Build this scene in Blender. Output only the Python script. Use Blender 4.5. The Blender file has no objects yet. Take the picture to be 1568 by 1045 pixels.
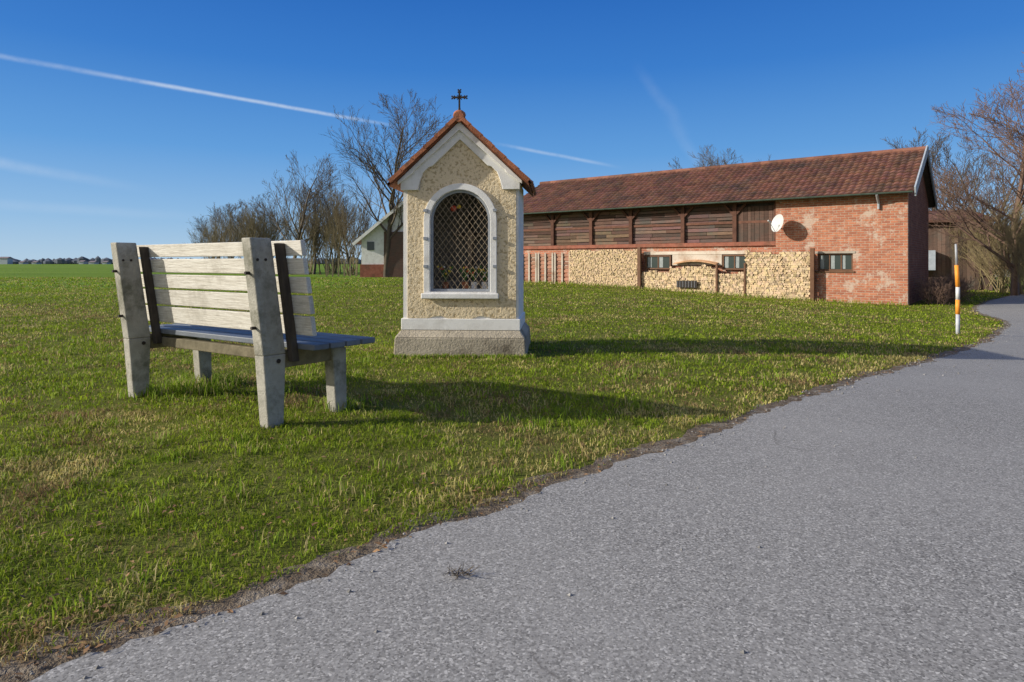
import bpy, bmesh, math, random
import numpy as np
from mathutils import Vector, Matrix
random.seed(7); rng=np.random.default_rng(7)
scene=bpy.context.scene
COL=scene.collection
R=math.radians

# ------------------------------------------------------------ terrain height
def gz(x):
    t=np.clip((np.asarray(x,dtype=float)-1.0)/13.0,0,1)
    return -0.5*t*t*(3-2*t)
def gzf(x): return float(gz(x))

def vnoise(x,y,scale,seed):
    r=np.random.default_rng(seed); G=r.random((256,256))
    X=np.asarray(x)*scale+1000.3; Y=np.asarray(y)*scale+1000.7
    xi=np.floor(X).astype(int); yi=np.floor(Y).astype(int)
    fx=X-xi; fy=Y-yi; fx=fx*fx*(3-2*fx); fy=fy*fy*(3-2*fy)
    a=G[xi%256,yi%256]; b=G[(xi+1)%256,yi%256]; c=G[xi%256,(yi+1)%256]; d=G[(xi+1)%256,(yi+1)%256]
    return (a*(1-fx)+b*fx)*(1-fy)+(c*(1-fx)+d*fx)*fy

# ------------------------------------------------------------ materials
def newmat(name):
    m=bpy.data.materials.new(name); m.use_nodes=True
    nt=m.node_tree; b=nt.nodes['Principled BSDF']
    b.inputs['Specular IOR Level'].default_value=0.25
    return m,nt,b
def rgba(c): return (c[0],c[1],c[2],1.0)
def noise(nt,vec,scale,detail=5,rough=.6):
    n=nt.nodes.new('ShaderNodeTexNoise'); n.inputs['Scale'].default_value=scale
    n.inputs['Detail'].default_value=detail; n.inputs['Roughness'].default_value=rough
    nt.links.new(vec,n.inputs['Vector']); return n.outputs['Fac']
def ramp(nt,fac,stops):
    n=nt.nodes.new('ShaderNodeValToRGB'); e=n.color_ramp.elements
    while len(e)<len(stops): e.new(.5)
    for i,(p,c) in enumerate(stops):
        e[i].position=p; e[i].color=rgba(c) if hasattr(c,'__len__') else (c,c,c,1)
    nt.links.new(fac,n.inputs['Fac']); return n.outputs['Color']
def mix(nt,fac,a,b,mode='MIX'):
    n=nt.nodes.new('ShaderNodeMix'); n.data_type='RGBA'; n.blend_type=mode
    if isinstance(fac,(int,float)): n.inputs[0].default_value=fac
    else: nt.links.new(fac,n.inputs[0])
    for s,v in ((6,a),(7,b)):
        if isinstance(v,tuple): n.inputs[s].default_value=rgba(v)
        else: nt.links.new(v,n.inputs[s])
    return n.outputs[2]
def bump(nt,bsdf,h,dist,strength=1.0,prev=None):
    n=nt.nodes.new('ShaderNodeBump'); n.inputs['Distance'].default_value=dist; n.inputs['Strength'].default_value=strength
    nt.links.new(h,n.inputs['Height'])
    if prev: nt.links.new(prev,n.inputs['Normal'])
    nt.links.new(n.outputs[0],bsdf.inputs['Normal']); return n.outputs[0]
def tc(nt,kind='Object'): return nt.nodes.new('ShaderNodeTexCoord').outputs[kind]
def wallvec(nt):
    s=nt.nodes.new('ShaderNodeSeparateXYZ'); nt.links.new(tc(nt),s.inputs[0])
    a=nt.nodes.new('ShaderNodeMath'); a.operation='ADD'; nt.links.new(s.outputs[0],a.inputs[0]); nt.links.new(s.outputs[1],a.inputs[1])
    c=nt.nodes.new('ShaderNodeCombineXYZ'); nt.links.new(a.outputs[0],c.inputs[0]); nt.links.new(s.outputs[2],c.inputs[1]); return c.outputs[0]
def mapping(nt,vec,scale=(1,1,1),rot=(0,0,0)):
    n=nt.nodes.new('ShaderNodeMapping'); n.inputs['Scale'].default_value=scale; n.inputs['Rotation'].default_value=rot
    nt.links.new(vec,n.inputs[0]); return n.outputs[0]
def tintcol(nt,col):
    a=nt.nodes.new('ShaderNodeAttribute'); a.attribute_name='tint'
    return mix(nt,1.0,col,a.outputs['Color'],'MULTIPLY')

def M(name,c1,c2,scale=4,rough=.85,b=.004,bscale=60,stretch=(1,1,1),dirt=None,dirts=1.5,tint=True,spec=.25):
    m,nt,p=newmat(name); v=mapping(nt,tc(nt),stretch)
    col=mix(nt,ramp(nt,noise(nt,v,scale,3),[(.3,0.),(.7,1.)]),c1,c2)
    if dirt: col=mix(nt,ramp(nt,noise(nt,tc(nt),dirts,5,.7),[(.48,0.),(.68,1.)]),col,dirt)
    if tint: col=tintcol(nt,col)
    nt.links.new(col,p.inputs['Base Color']); p.inputs['Roughness'].default_value=rough
    p.inputs['Specular IOR Level'].default_value=spec
    if b: bump(nt,p,noise(nt,v,bscale,3,.7),b)
    return m

mat_concrete=M('concrete_weathered',(.33,.31,.26),(.48,.45,.385),9,b=.006,bscale=90,dirt=(.17,.165,.12),dirts=5)
mat_plinth=M('plinth_concrete',(.33,.285,.215),(.52,.45,.34),6,b=.016,bscale=40,dirt=(.15,.125,.09),dirts=3)
mat_white=M('white_lime_paint',(.80,.775,.73),(.86,.84,.80),5,b=.002,bscale=70,dirt=(.66,.63,.58),dirts=4)
# weathered slats: long grain along the board
m,nt,p=newmat('weathered_white_slats'); v=tc(nt); gv=mapping(nt,v,(1.2,22,22))
gr=noise(nt,gv,5,6,.75)
col=ramp(nt,gr,[(.28,(.34,.30,.24)),(.42,(.62,.57,.49)),(.58,(.78,.74,.66)),(.75,(.84,.80,.73))])
col=mix(nt,ramp(nt,noise(nt,v,4,6,.75),[(.5,0.),(.68,.75)]),col,(.47,.43,.36))
col=tintcol(nt,col); nt.links.new(col,p.inputs['Base Color']); p.inputs['Roughness'].default_value=.85
bump(nt,p,gr,.006)
mat_slat=m
mat_darkwood=M('dark_wood',(.05,.04,.033),(.10,.08,.06),6,b=.003,stretch=(3,3,1))
mat_mosswood=M('mossy_wood',(.13,.11,.065),(.26,.22,.14),12,b=.004)
mat_seat=M('blue_grey_seat_paint',(.13,.145,.17),(.20,.22,.25),6,rough=.5,b=.002)
mat_iron=M('black_iron',(.02,.018,.016),(.05,.035,.028),20,rough=.6,b=.001)
mat_lattice=M('rusty_lattice',(.22,.16,.10),(.34,.27,.18),20,rough=.6,b=0)
mat_frame=M('slate_metal_frame',(.27,.29,.32),(.35,.37,.40),9,rough=.5,b=.001)
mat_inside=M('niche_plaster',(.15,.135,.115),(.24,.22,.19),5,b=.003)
mat_tile=M('clay_tiles',(.145,.066,.046),(.22,.098,.065),3,b=.004,bscale=40,dirt=(.085,.055,.043),dirts=.6)
mat_tile2=M('clay_tiles_shrine',(.34,.12,.06),(.46,.18,.09),12,b=.004,bscale=60,dirt=(.17,.085,.05),dirts=8)
mat_board=M('weathered_brown_boards',(.105,.06,.045),(.17,.10,.075),4,b=.004,bscale=30,stretch=(1,1,10),dirt=(.10,.08,.065),dirts=1.2)
mat_beam=M('dark_beams',(.085,.040,.028),(.14,.065,.043),5,b=.003)
mat_redband=M('red_oxide_band',(.26,.085,.055),(.36,.14,.09),5,b=.004,dirt=(.16,.08,.05))
mat_barge=M('blue_grey_bargeboard',(.34,.38,.42),(.45,.49,.53),4,b=.002)
mat_gutter=M('green_gutter',(.05,.075,.06),(.09,.12,.10),4,rough=.5,b=0)
mat_brownpipe=M('brown_post',(.12,.06,.032),(.18,.09,.05),4,rough=.6,b=.001)
mat_log=M('split_firewood',(.58,.42,.25),(.72,.56,.37),30,b=.004,bscale=60)
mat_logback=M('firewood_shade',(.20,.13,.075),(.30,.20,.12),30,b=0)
mat_plaster=M('pale_plaster',(.60,.52,.42),(.72,.64,.54),3,b=.004,dirt=(.40,.27,.18))
mat_orangepl=M('orange_cover',(.55,.30,.15),(.62,.38,.22),5)
mat_plastic=M('white_plastic',(.70,.69,.67),(.78,.77,.75),5,rough=.4,b=0)
mat_dish=M('grey_dish',(.50,.50,.49),(.60,.60,.58),5,rough=.4,b=0)
mat_orange=M('orange_reflector',(.80,.28,.03),(.86,.34,.05),9,rough=.5,b=0)
mat_steel=M('galvanised_steel',(.30,.31,.33),(.42,.43,.45),9,rough=.45,b=0)
mat_bark=M('bark_grey',(.10,.08,.058),(.165,.13,.095),3,b=0)
mat_barkY=M('bark_yellowish',(.145,.12,.07),(.23,.185,.11),3,b=0)
mat_barkYY=M('bark_straw',(.23,.18,.09),(.34,.27,.14),3,b=0)
mat_barkR=M('bark_reddish',(.15,.095,.07),(.23,.145,.105),3,b=0)
mat_cream=M('flower_red',(.5,.05,.03),(.6,.12,.06),9,b=0)
mat_leafg=M('plant_green',(.05,.12,.03),(.10,.2,.05),9,b=0)
mat_yel=M('flower_yellow',(.75,.5,.05),(.8,.6,.1),9,b=0)
mat_wax=M('carved_figure',(.45,.34,.24),(.55,.42,.3),9,b=0)
mat_stone=M('pebbles',(.22,.21,.19),(.42,.40,.37),30,b=.001)
mat_deadleaf=M('dead_leaves',(.18,.10,.05),(.31,.195,.10),40,b=0)

m,nt,p=newmat('window_glass'); p.inputs['Base Color'].default_value=(.04,.055,.05,1); p.inputs['Roughness'].default_value=.12; p.inputs['Specular IOR Level'].default_value=.6
mat_glass=m
m,nt,p=newmat('ochre_roughcast'); v=tc(nt)
n1=noise(nt,v,38,3,.6); n2=noise(nt,v,5,4,.6)
col=mix(nt,ramp(nt,n1,[(.38,0.),(.48,1.)]),(.46,.35,.20),(.76,.62,.41))
col=mix(nt,ramp(nt,n2,[(.5,0.),(.75,.4)]),col,(.62,.49,.31))
nt.links.new(col,p.inputs['Base Color']); p.inputs['Roughness'].default_value=.95
bump(nt,p,n1,.016,.9)
mat_ochre=m
def brickmat(name,ca,cb,mort,patch,pa=.8):
    m,nt,p=newmat(name); v=wallvec(nt)
    b=nt.nodes.new('ShaderNodeTexBrick'); nt.links.new(v,b.inputs['Vector'])
    b.inputs['Scale'].default_value=1; b.inputs['Brick Width'].default_value=.27; b.inputs['Row Height'].default_value=.09
    b.inputs['Mortar Size'].default_value=.010; b.inputs['Mortar Smooth'].default_value=.3
    b.inputs['Color1'].default_value=rgba(ca); b.inputs['Color2'].default_value=rgba(cb); b.inputs['Mortar'].default_value=rgba(mort)
    col=mix(nt,ramp(nt,noise(nt,v,5,5,.75),[(.45,0.),(.7,.75)]),b.outputs['Color'],tuple(x*.5 for x in ca))
    col=mix(nt,ramp(nt,noise(nt,v,1.3,6,.75),[(.53,0.),(.6,pa)]),col,patch)
    nt.links.new(col,p.inputs['Base Color']); p.inputs['Roughness'].default_value=.92
    inv=ramp(nt,b.outputs['Fac'],[(0,1.),(1,0.)])
    q=bump(nt,p,inv,.008); bump(nt,p,noise(nt,v,30,3),.008,1,q)
    return m
mat_brick=brickmat('red_brick',(.54,.21,.115),(.36,.125,.075),(.48,.39,.30),(.55,.44,.35))
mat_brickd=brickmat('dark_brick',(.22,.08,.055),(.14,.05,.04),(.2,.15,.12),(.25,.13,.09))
# asphalt
m,nt,p=newmat('old_asphalt'); v=tc(nt)
n2=noise(nt,v,.8,5,.65); n3=noise(nt,v,60,3,.7)
vo=nt.nodes.new('ShaderNodeTexVoronoi'); vo.inputs['Scale'].default_value=170; nt.links.new(v,vo.inputs['Vector'])
sep=nt.nodes.new('ShaderNodeSeparateColor'); nt.links.new(vo.outputs['Color'],sep.inputs[0])
col=ramp(nt,sep.outputs[0],[(0,(.10,.095,.088)),(.35,(.265,.252,.232)),(.8,(.345,.33,.305)),(1,(.62,.59,.54))])
col=mix(nt,ramp(nt,n3,[(.4,.0),(.7,.5)]),col,(.185,.176,.162))
col=mix(nt,ramp(nt,n2,[(.35,0.),(.7,.4)]),col,(.38,.362,.335))
vc=nt.nodes.new('ShaderNodeTexVoronoi'); vc.feature='DISTANCE_TO_EDGE'; vc.inputs['Scale'].default_value=.55
wob=nt.nodes.new('ShaderNodeMix'); wob.data_type='VECTOR'; wob.inputs[0].default_value=.12
nz=nt.nodes.new('ShaderNodeTexNoise'); nz.inputs['Scale'].default_value=3; nz.inputs['Detail'].default_value=5; nt.links.new(v,nz.inputs['Vector'])
nt.links.new(v,wob.inputs[4]); nt.links.new(nz.outputs['Color'],wob.inputs[5]); nt.links.new(wob.outputs[1],vc.inputs['Vector'])
ck=ramp(nt,vc.outputs['Distance'],[(0,1.),(.003,0.)])
msk=ramp(nt,noise(nt,v,.6,3),[(.48,0.),(.56,.8)])
ckm=mix(nt,1.0,ck,msk,'MULTIPLY')
col=mix(nt,ckm,col,(.10,.09,.08))
nt.links.new(col,p.inputs['Base Color']); p.inputs['Roughness'].default_value=.9
bump(nt,p,sep.outputs[1],.0016,.7)
mat_asphalt=m
mat_dirt=M('verge_dirt',(.11,.08,.05),(.21,.16,.11),18,b=.02,bscale=60,dirt=(.28,.235,.18),dirts=9,tint=False)
# ground
m,nt,p=newmat('meadow_ground'); v=tc(nt)
a=noise(nt,v,2.2,6,.7); c=noise(nt,v,45,4,.7)
col=ramp(nt,a,[(.3,(.14,.12,.04)),(.46,(.15,.165,.03)),(.6,(.20,.20,.05)),(.75,(.27,.22,.09))])
col=mix(nt,ramp(nt,c,[(.3,.0),(.75,.5)]),col,(.07,.09,.02))
sx=nt.nodes.new('ShaderNodeSeparateXYZ'); nt.links.new(v,sx.inputs[0])
far=nt.nodes.new('ShaderNodeMapRange'); far.inputs['From Min'].default_value=15; far.inputs['From Max'].default_value=24; nt.links.new(sx.outputs['Y'],far.inputs['Value'])
fx=nt.nodes.new('ShaderNodeMapRange'); fx.inputs['From Min'].default_value=-5; fx.inputs['From Max'].default_value=-9; nt.links.new(sx.outputs['X'],fx.inputs['Value'])
mm=nt.nodes.new('ShaderNodeMath'); mm.operation='MULTIPLY'; nt.links.new(far.outputs[0],mm.inputs[0]); nt.links.new(fx.outputs[0],mm.inputs[1])
fld=ramp(nt,noise(nt,mapping(nt,v,(.25,1,1)),.12,6,.65),[(.3,(.11,.19,.022)),(.6,(.17,.26,.035)),(.8,(.26,.27,.07))])
col=mix(nt,mm.outputs[0],col,fld)
nt.links.new(col,p.inputs['Base Color']); p.inputs['Roughness'].default_value=1
p.inputs['Specular IOR Level'].default_value=.05
bump(nt,p,c,.03)
mat_ground=m
m,nt,p=newmat('grass_blades')
at_=nt.nodes.new('ShaderNodeAttribute'); at_.attribute_name='tint'
nt.links.new(at_.outputs['Color'],p.inputs['Base Color']); p.inputs['Roughness'].default_value=.6; p.inputs['Specular IOR Level'].default_value=.15
tr=nt.nodes.new('ShaderNodeBsdfTranslucent'); nt.links.new(at_.outputs['Color'],tr.inputs['Color'])
ms=nt.nodes.new('ShaderNodeMixShader'); ms.inputs[0].default_value=.4
nt.links.new(p.outputs[0],ms.inputs[1]); nt.links.new(tr.outputs[0],ms.inputs[2])
nt.links.new(ms.outputs[0],nt.nodes['Material Output'].inputs['Surface'])
mat_grass=m

# ------------------------------------------------------------ mesh builder
class MB:
    def __init__(s): s.v=[];s.f=[];s.m=[];s.t=[];s.mats=[]
    def mi(s,mat):
        if mat not in s.mats: s.mats.append(mat)
        return s.mats.index(mat)
    def face(s,idx,mat,t=(1,1,1)):
        s.f.append(tuple(idx)); s.m.append(s.mi(mat)); s.t.append(t if hasattr(t,'__len__') else (t,t,t))
    def poly(s,pts,mat,t=1):
        i=len(s.v); s.v+= [tuple(p) for p in pts]; s.face(range(i,i+len(pts)),mat,t)
    def hexa(s,b,t4,mat,t=1):
        i=len(s.v); s.v+=[tuple(p) for p in b]+[tuple(p) for p in t4]
        for q in ((3,2,1,0),(4,5,6,7),(0,1,5,4),(1,2,6,5),(2,3,7,6),(3,0,4,7)): s.face([i+k for k in q],mat,t)
    def box(s,x0,x1,y0,y1,z0,z1,mat,t=1):
        s.hexa([(x0,y0,z0),(x1,y0,z0),(x1,y1,z0),(x0,y1,z0)],[(x0,y0,z1),(x1,y0,z1),(x1,y1,z1),(x0,y1,z1)],mat,t)
    def bar(s,p0,p1,w,h,mat,up=(0,0,1),t=1):
        p0=Vector(p0);p1=Vector(p1);d=(p1-p0).normalized();u=Vector(up); sd=d.cross(u).normalized()*w/2; uu=sd.cross(d).normalized()*h/2
        s.hexa([p0-sd-uu,p0+sd-uu,p0+sd+uu,p0-sd+uu],[p1-sd-uu,p1+sd-uu,p1+sd+uu,p1-sd+uu],mat,t)
    def tube(s,p0,p1,r0,r1,mat,n=10,t=1,cap=True):
        p0=Vector(p0);p1=Vector(p1);d=(p1-p0).normalized(); a=Vector((0,0,1)) if abs(d.z)<.9 else Vector((1,0,0))
        x=d.cross(a).normalized(); y=d.cross(x); i=len(s.v)
        for P,r in ((p0,r0),(p1,r1)):
            for k in range(n):
                an=2*math.pi*k/n; s.v.append(tuple(P+x*r*math.cos(an)+y*r*math.sin(an)))
        for k in range(n): s.face([i+k,i+n+k,i+n+(k+1)%n,i+(k+1)%n],mat,t)
        if cap: s.face([i+k for k in range(n)],mat,t); s.face([i+n+k for k in reversed(range(n))],mat,t)
    def ball(s,c,r,mat,t=1,n=8,sc=(1,1,1)):
        i=len(s.v); rows=n//2
        for a in range(rows+1):
            ph=math.pi*a/rows
            for k in range(n):
                th=2*math.pi*k/n; s.v.append((c[0]+r*sc[0]*math.sin(ph)*math.cos(th),c[1]+r*sc[1]*math.sin(ph)*math.sin(th),c[2]+r*sc[2]*math.cos(ph)))
        for a in range(rows):
            for k in range(n): s.face([i+a*n+k,i+(a+1)*n+k,i+(a+1)*n+(k+1)%n,i+a*n+(k+1)%n],mat,t)
    def build(s,name,parent=None,bevel=0,smooth=False):
        me=bpy.data.meshes.new(name); me.from_pydata(s.v,[],s.f)
        for mt in s.mats: me.materials.append(mt)
        me.polygons.foreach_set('material_index',s.m)
        cnt=[len(f) for f in s.f]
        C=np.ones((sum(cnt),4),dtype=np.float32); C[:,:3]=np.repeat(np.array(s.t,dtype=np.float32),cnt,axis=0)
        ca=me.color_attributes.new('tint','FLOAT_COLOR','CORNER'); ca.data.foreach_set('color',C.ravel())
        if smooth: me.polygons.foreach_set('use_smooth',[True]*len(me.polygons))
        me.update()
        ob=bpy.data.objects.new(name,me); COL.objects.link(ob)
        if parent: ob.parent=parent
        if bevel:
            b=ob.modifiers.new('bevel','BEVEL'); b.width=bevel; b.segments=2; b.limit_method='ANGLE'
        return ob
def emp(name,loc,rot=0):
    e=bpy.data.objects.new(name,None); e.location=loc; e.rotation_euler=(0,0,rot); e.empty_display_size=.3; COL.objects.link(e); return e
def ext2d(name,loops,y0,y1,mat,parent,bevel=0):
    cu=bpy.data.curves.new(name+'_c','CURVE'); cu.dimensions='2D'; cu.fill_mode='BOTH'; cu.extrude=abs(y1-y0)/2
    for L in loops:
        sp=cu.splines.new('POLY'); sp.points.add(len(L)-1); sp.use_cyclic_u=True
        for q,(a,b_) in zip(sp.points,L): q.co=(a,b_,0,1)
    tmp=bpy.data.objects.new('tmp',cu); COL.objects.link(tmp)
    dg=bpy.context.evaluated_depsgraph_get(); me=bpy.data.meshes.new_from_object(tmp.evaluated_get(dg))
    bpy.data.objects.remove(tmp); bpy.data.curves.remove(cu)
    me.name=name; ym=(y0+y1)/2
    me.transform(Matrix(((1,0,0,0),(0,0,-1,ym),(0,1,0,0),(0,0,0,1))))
    me.materials.clear(); me.materials.append(mat)
    bm=bmesh.new(); bm.from_mesh(me); bmesh.ops.remove_doubles(bm,verts=bm.verts,dist=1e-5); bm.to_mesh(me); bm.free()
    ca=me.color_attributes.new('tint','FLOAT_COLOR','CORNER'); ca.data.foreach_set('color',np.ones(len(me.loops)*4))
    for p_ in me.polygons: p_.use_smooth=False
    ob=bpy.data.objects.new(name,me); COL.objects.link(ob); ob.parent=parent
    if bevel:
        b=ob.modifiers.new('bevel','BEVEL'); b.width=bevel; b.segments=2; b.limit_method='ANGLE'
    return ob
def npmesh(name,V,F,mats,cols=None):
    me=bpy.data.meshes.new(name); V=np.asarray(V,dtype=np.float32)
    me.vertices.add(len(V)); me.vertices.foreach_set('co',V.ravel())
    idx=np.concatenate([f.ravel() for f in F]); tot=np.concatenate([np.full(len(f),f.shape[1]) for f in F])
    me.loops.add(len(idx)); me.loops.foreach_set('vertex_index',idx.astype(np.int32))
    me.polygons.add(len(tot)); st=np.concatenate([[0],np.cumsum(tot)[:-1]])
    me.polygons.foreach_set('loop_start',st.astype(np.int32)); me.polygons.foreach_set('loop_total',tot.astype(np.int32))
    me.update(calc_edges=True)
    ca=me.color_attributes.new('tint','FLOAT_COLOR','POINT')
    C=np.ones((len(V),4),dtype=np.float32)
    if cols is not None: C[:,:3]=cols
    ca.data.foreach_set('color',C.ravel())
    for m_ in mats: me.materials.append(m_)
    return me
def segmesh(name,segs,mat,sides=3):
    S=np.array([list(a)+list(b)+[r0,r1] for a,b,r0,r1 in segs]); A=S[:,:3];B=S[:,3:6]
    d=B-A; d/=np.linalg.norm(d,axis=1)[:,None]+1e-9
    up=np.where(np.abs(d[:,2:3])<.9,np.array([[0,0,1.]]),np.array([[1.,0,0]]))
    x=np.cross(d,up); x/=np.linalg.norm(x,axis=1)[:,None]; y=np.cross(d,x)
    V=[]
    for P,r in ((A,S[:,6:7]),(B,S[:,7:8])):
        for k in range(sides):
            an=2*math.pi*k/sides; V.append(P+x*r*math.cos(an)+y*r*math.sin(an))
    V=np.stack(V,1).reshape(-1,3); n=len(S); base=np.arange(n)*2*sides
    F=np.concatenate([np.stack([base+k,base+sides+k,base+sides+(k+1)%sides,base+(k+1)%sides],1) for k in range(sides)])
    return npmesh(name,V,[F],[mat])

# ------------------------------------------------------------ ground
xs=np.unique(np.concatenate([np.linspace(-1500,-40,12),np.linspace(-40,40,321),np.linspace(40,1500,12)]))
ys=np.unique(np.concatenate([np.linspace(-60,60,61),np.geomspace(60,2500,24)]))
X,Y=np.meshgrid(xs,ys); V=np.stack([X.ravel(),Y.ravel(),gz(X).ravel()],1)
nx=len(xs); I,J=np.meshgrid(np.arange(nx-1),np.arange(len(ys)-1)); b0=(J*nx+I).ravel()
me=npmesh('ground',V,[np.stack([b0,b0+1,b0+nx+1,b0+nx],1)],[mat_ground])
ob=bpy.data.objects.new('ground',me); COL.objects.link(ob)

EL=np.array([(-16,-12.2),(-9,-5.8),(-5,-2.1),(-2.4,.42),(-1.13,1.56),(-.76,1.9),(-.11,2.58),(1.23,3.89),(1.87,4.52),(4.2,6.8),(7.2,9.9),(10.1,13.4),(12.2,15.9),(13.2,17.8),(14.0,19.6),(15.9,22.3),(18.6,25.5),(23,30),(34,39)])
def resample(P,step):
    d=np.concatenate([[0],np.cumsum(np.linalg.norm(np.diff(P,axis=0),axis=1))])
    t=np.arange(0,d[-1],.4); Q=np.stack([np.interp(t,d,P[:,0]),np.interp(t,d,P[:,1])],1)
    for _ in range(3): Q[1:-1]=(Q[:-2]+2*Q[1:-1]+Q[2:])/4
    d=np.concatenate([[0],np.cumsum(np.linalg.norm(np.diff(Q,axis=0),axis=1))]); t=np.arange(0,d[-1],step)
    return np.stack([np.interp(t,d,Q[:,0]),np.interp(t,d,Q[:,1])],1)
E=resample(EL,.03)
T=np.gradient(E,axis=0); T/=np.linalg.norm(T,axis=1)[:,None]
K=np.ones(41)/41
Ts=np.stack([np.convolve(np.pad(T[:,i],20,mode='edge'),K,'valid') for i in (0,1)],1)
NR=np.stack([Ts[:,1],-Ts[:,0]],1)
nn=lambda s,sd: vnoise(E[:,0],E[:,1],s,sd)-.5
edge_off=nn(3,1)*.08+nn(14,2)*.06+nn(1,3)*.06+nn(40,4)*.025
def strip(name,off0,off1,dz,mat,ncol):
    cols_=[]
    for k in range(ncol+1):
        f=(k/ncol)**1.5; P=E+NR*((off0*(1-f)+off1*f)[:,None]); cols_.append(np.stack([P[:,0],P[:,1],gz(P[:,0])+dz],1))
    V=np.stack(cols_,1).reshape(-1,3); n=len(E); w=ncol+1
    I,J=np.meshgrid(np.arange(n-1),np.arange(ncol)); b=(I*w+J).ravel()
    me=npmesh(name,V,[np.stack([b,b+1,b+w+1,b+w],1)],[mat]); o=bpy.data.objects.new(name,me); COL.objects.link(o); return o
strip('road',edge_off,np.full(len(E),5.2),.012,mat_asphalt,14)
strip('verge_dirt',edge_off-.09-np.abs(nn(2.2,5))*.25,edge_off+.1,.006,mat_dirt,3)
edge_x=lambda y: np.interp(y,E[:,1],E[:,0])

# ------------------------------------------------------------ grass
def grass_band(d0,d1,dens,h,w,seed):
    r=np.random.default_rng(seed)
    xl=-(d1*.86+1.2); xr=float(edge_x(d1))+.2
    n=int((xr-xl)*(d1-d0)*dens); x=r.uniform(xl,xr,n); y=r.uniform(d0,d1,n)
    e=edge_x(y); k=(x>-(y*.86+1.2))&(x<e-.04-.22*vnoise(x,y,2.2,55)**1.5-.06*vnoise(x,y,13,56))&(x/y<.9)
    clump=vnoise(x,y,2.0,11)*.35+vnoise(x,y,7,12)*.35+vnoise(x,y,20,13)*.3
    k&=(r.random(n)<np.clip((clump-.2)*2.8,.3,1))
    k&=~((np.abs(x+.55)<.70)&(y>6.93)&(y<8.2))
    lx=(x-14)*.79-(y-23.1)*.61; ly=(x-14)*.61+(y-23.1)*.79
    k&=~((lx>-18)&(lx<.1)&(ly>-.15))
    x,y,clump=x[k],y[k],clump[k]; n=len(x)
    z=gz(x); an=r.uniform(0,2*math.pi,n); hh=h*(.45+.9*r.random(n))*(.35+clump*1.2)
    lean=r.uniform(.3,1.7,n); la=r.uniform(0,2*math.pi,n)
    ww=w*(.6+.8*r.random(n)); dx=np.cos(an)*ww/2; dy=np.sin(an)*ww/2
    mx=x+np.cos(la)*hh*lean*.25; my=y+np.sin(la)*hh*lean*.25; tx=x+np.cos(la)*hh*lean; ty=y+np.sin(la)*hh*lean
    V=np.stack([np.stack([x-dx,y-dy,z-.004],1),np.stack([x+dx,y+dy,z-.004],1),np.stack([mx+dx*.8,my+dy*.8,z+hh*.6],1),np.stack([mx-dx*.8,my-dy*.8,z+hh*.6],1),np.stack([tx,ty,z+hh*(1-.22*lean)],1)],1).reshape(-1,3)
    b=np.arange(n)*5
    g=vnoise(x,y,1.5,21)*.36+vnoise(x,y,4.5,22)*.34+vnoise(x,y,.45,23)*.30
    edge=np.clip(1-(edge_x(y)-x)/.8,0,1)
    dry=np.clip((g-.50)*3.4+.34+edge*.3,.08,.92)
    if d0>=8: dry*=.8
    isdry=r.random(n)<dry
    t=r.random(n)[:,None]
    green=np.array([.12,.19,.012])*(1-t)+np.array([.34,.42,.03])*t
    straw=np.array([.44,.37,.11])*(1-t)+np.array([.62,.52,.23])*t
    brown=np.array([.22,.145,.065])*(1-t)+np.array([.36,.25,.12])*t
    bp=np.clip((vnoise(x,y,2.6,41)-.55)*2.2+.38,.2,.8)
    c=np.where(isdry[:,None],np.where(r.random(n)[:,None]<bp[:,None],brown,straw),green)
    c=c*(.66+.66*vnoise(x,y,9,31))[:,None]
    return V,b,np.repeat(c,5,0)
allV=[];Q=[];Tt=[];C=[];off=0
for i,(d0,d1,dn,h,w) in enumerate([(1.2,2.6,10000,.026,.0038),(2.6,4.5,5200,.028,.0050),(4.5,8,2100,.030,.0080),(8,14,650,.034,.013),(14,26,200,.042,.022),(26,45,30,.06,.05)]):
    V,b,c=grass_band(d0,d1,dn,h,w,100+i)
    allV.append(V);C.append(c);b=b+off;Q.append(np.stack([b,b+1,b+2,b+3],1));Tt.append(np.stack([b+3,b+2,b+4],1));off+=len(V)
r=np.random.default_rng(5)
pts=[]
for (a,b_) in [(-2.83,4.95),(-1.17,4.5),(-2.5,5.38)]:
    for _ in range(260):
        q=abs(r.normal(0,.12)); an=r.uniform(0,6.28); pts.append((a+q*math.cos(an),b_+q*math.sin(an),.065))
for _ in range(700): pts.append((r.uniform(-2.75,-2.2),4.98+r.uniform(-.1,.5),.09))
for _ in range(1000): pts.append((r.uniform(-1.3,.25),6.91-abs(r.normal(0,.04)),.04))
for _ in range(1400):
    s=r.uniform(-18,0); pts.append((14+.79*s-.61*.42+r.normal(0,.09),23.1-.61*s-.79*.42+r.normal(0,.09),.13))
for k in range(480):
    a=r.uniform(-6,5);b_=r.uniform(1.6,9)
    if a<edge_x(b_)-.2:
        q_=r.uniform(.5,1.7)
        for _ in range(22): pts.append((a+r.normal(0,.03*q_),b_+r.normal(0,.03*q_),.040*q_))
P=np.array(pts); n=len(P); x,y=P[:,0],P[:,1]; hh=P[:,2]*(.5+r.random(n)); z=gz(x); an=r.uniform(0,6.28,n); la=r.uniform(0,6.28,n); ln=r.uniform(.1,.9,n)
ww=.004+.0006*y; dx=np.cos(an)*ww/2;dy=np.sin(an)*ww/2
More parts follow.
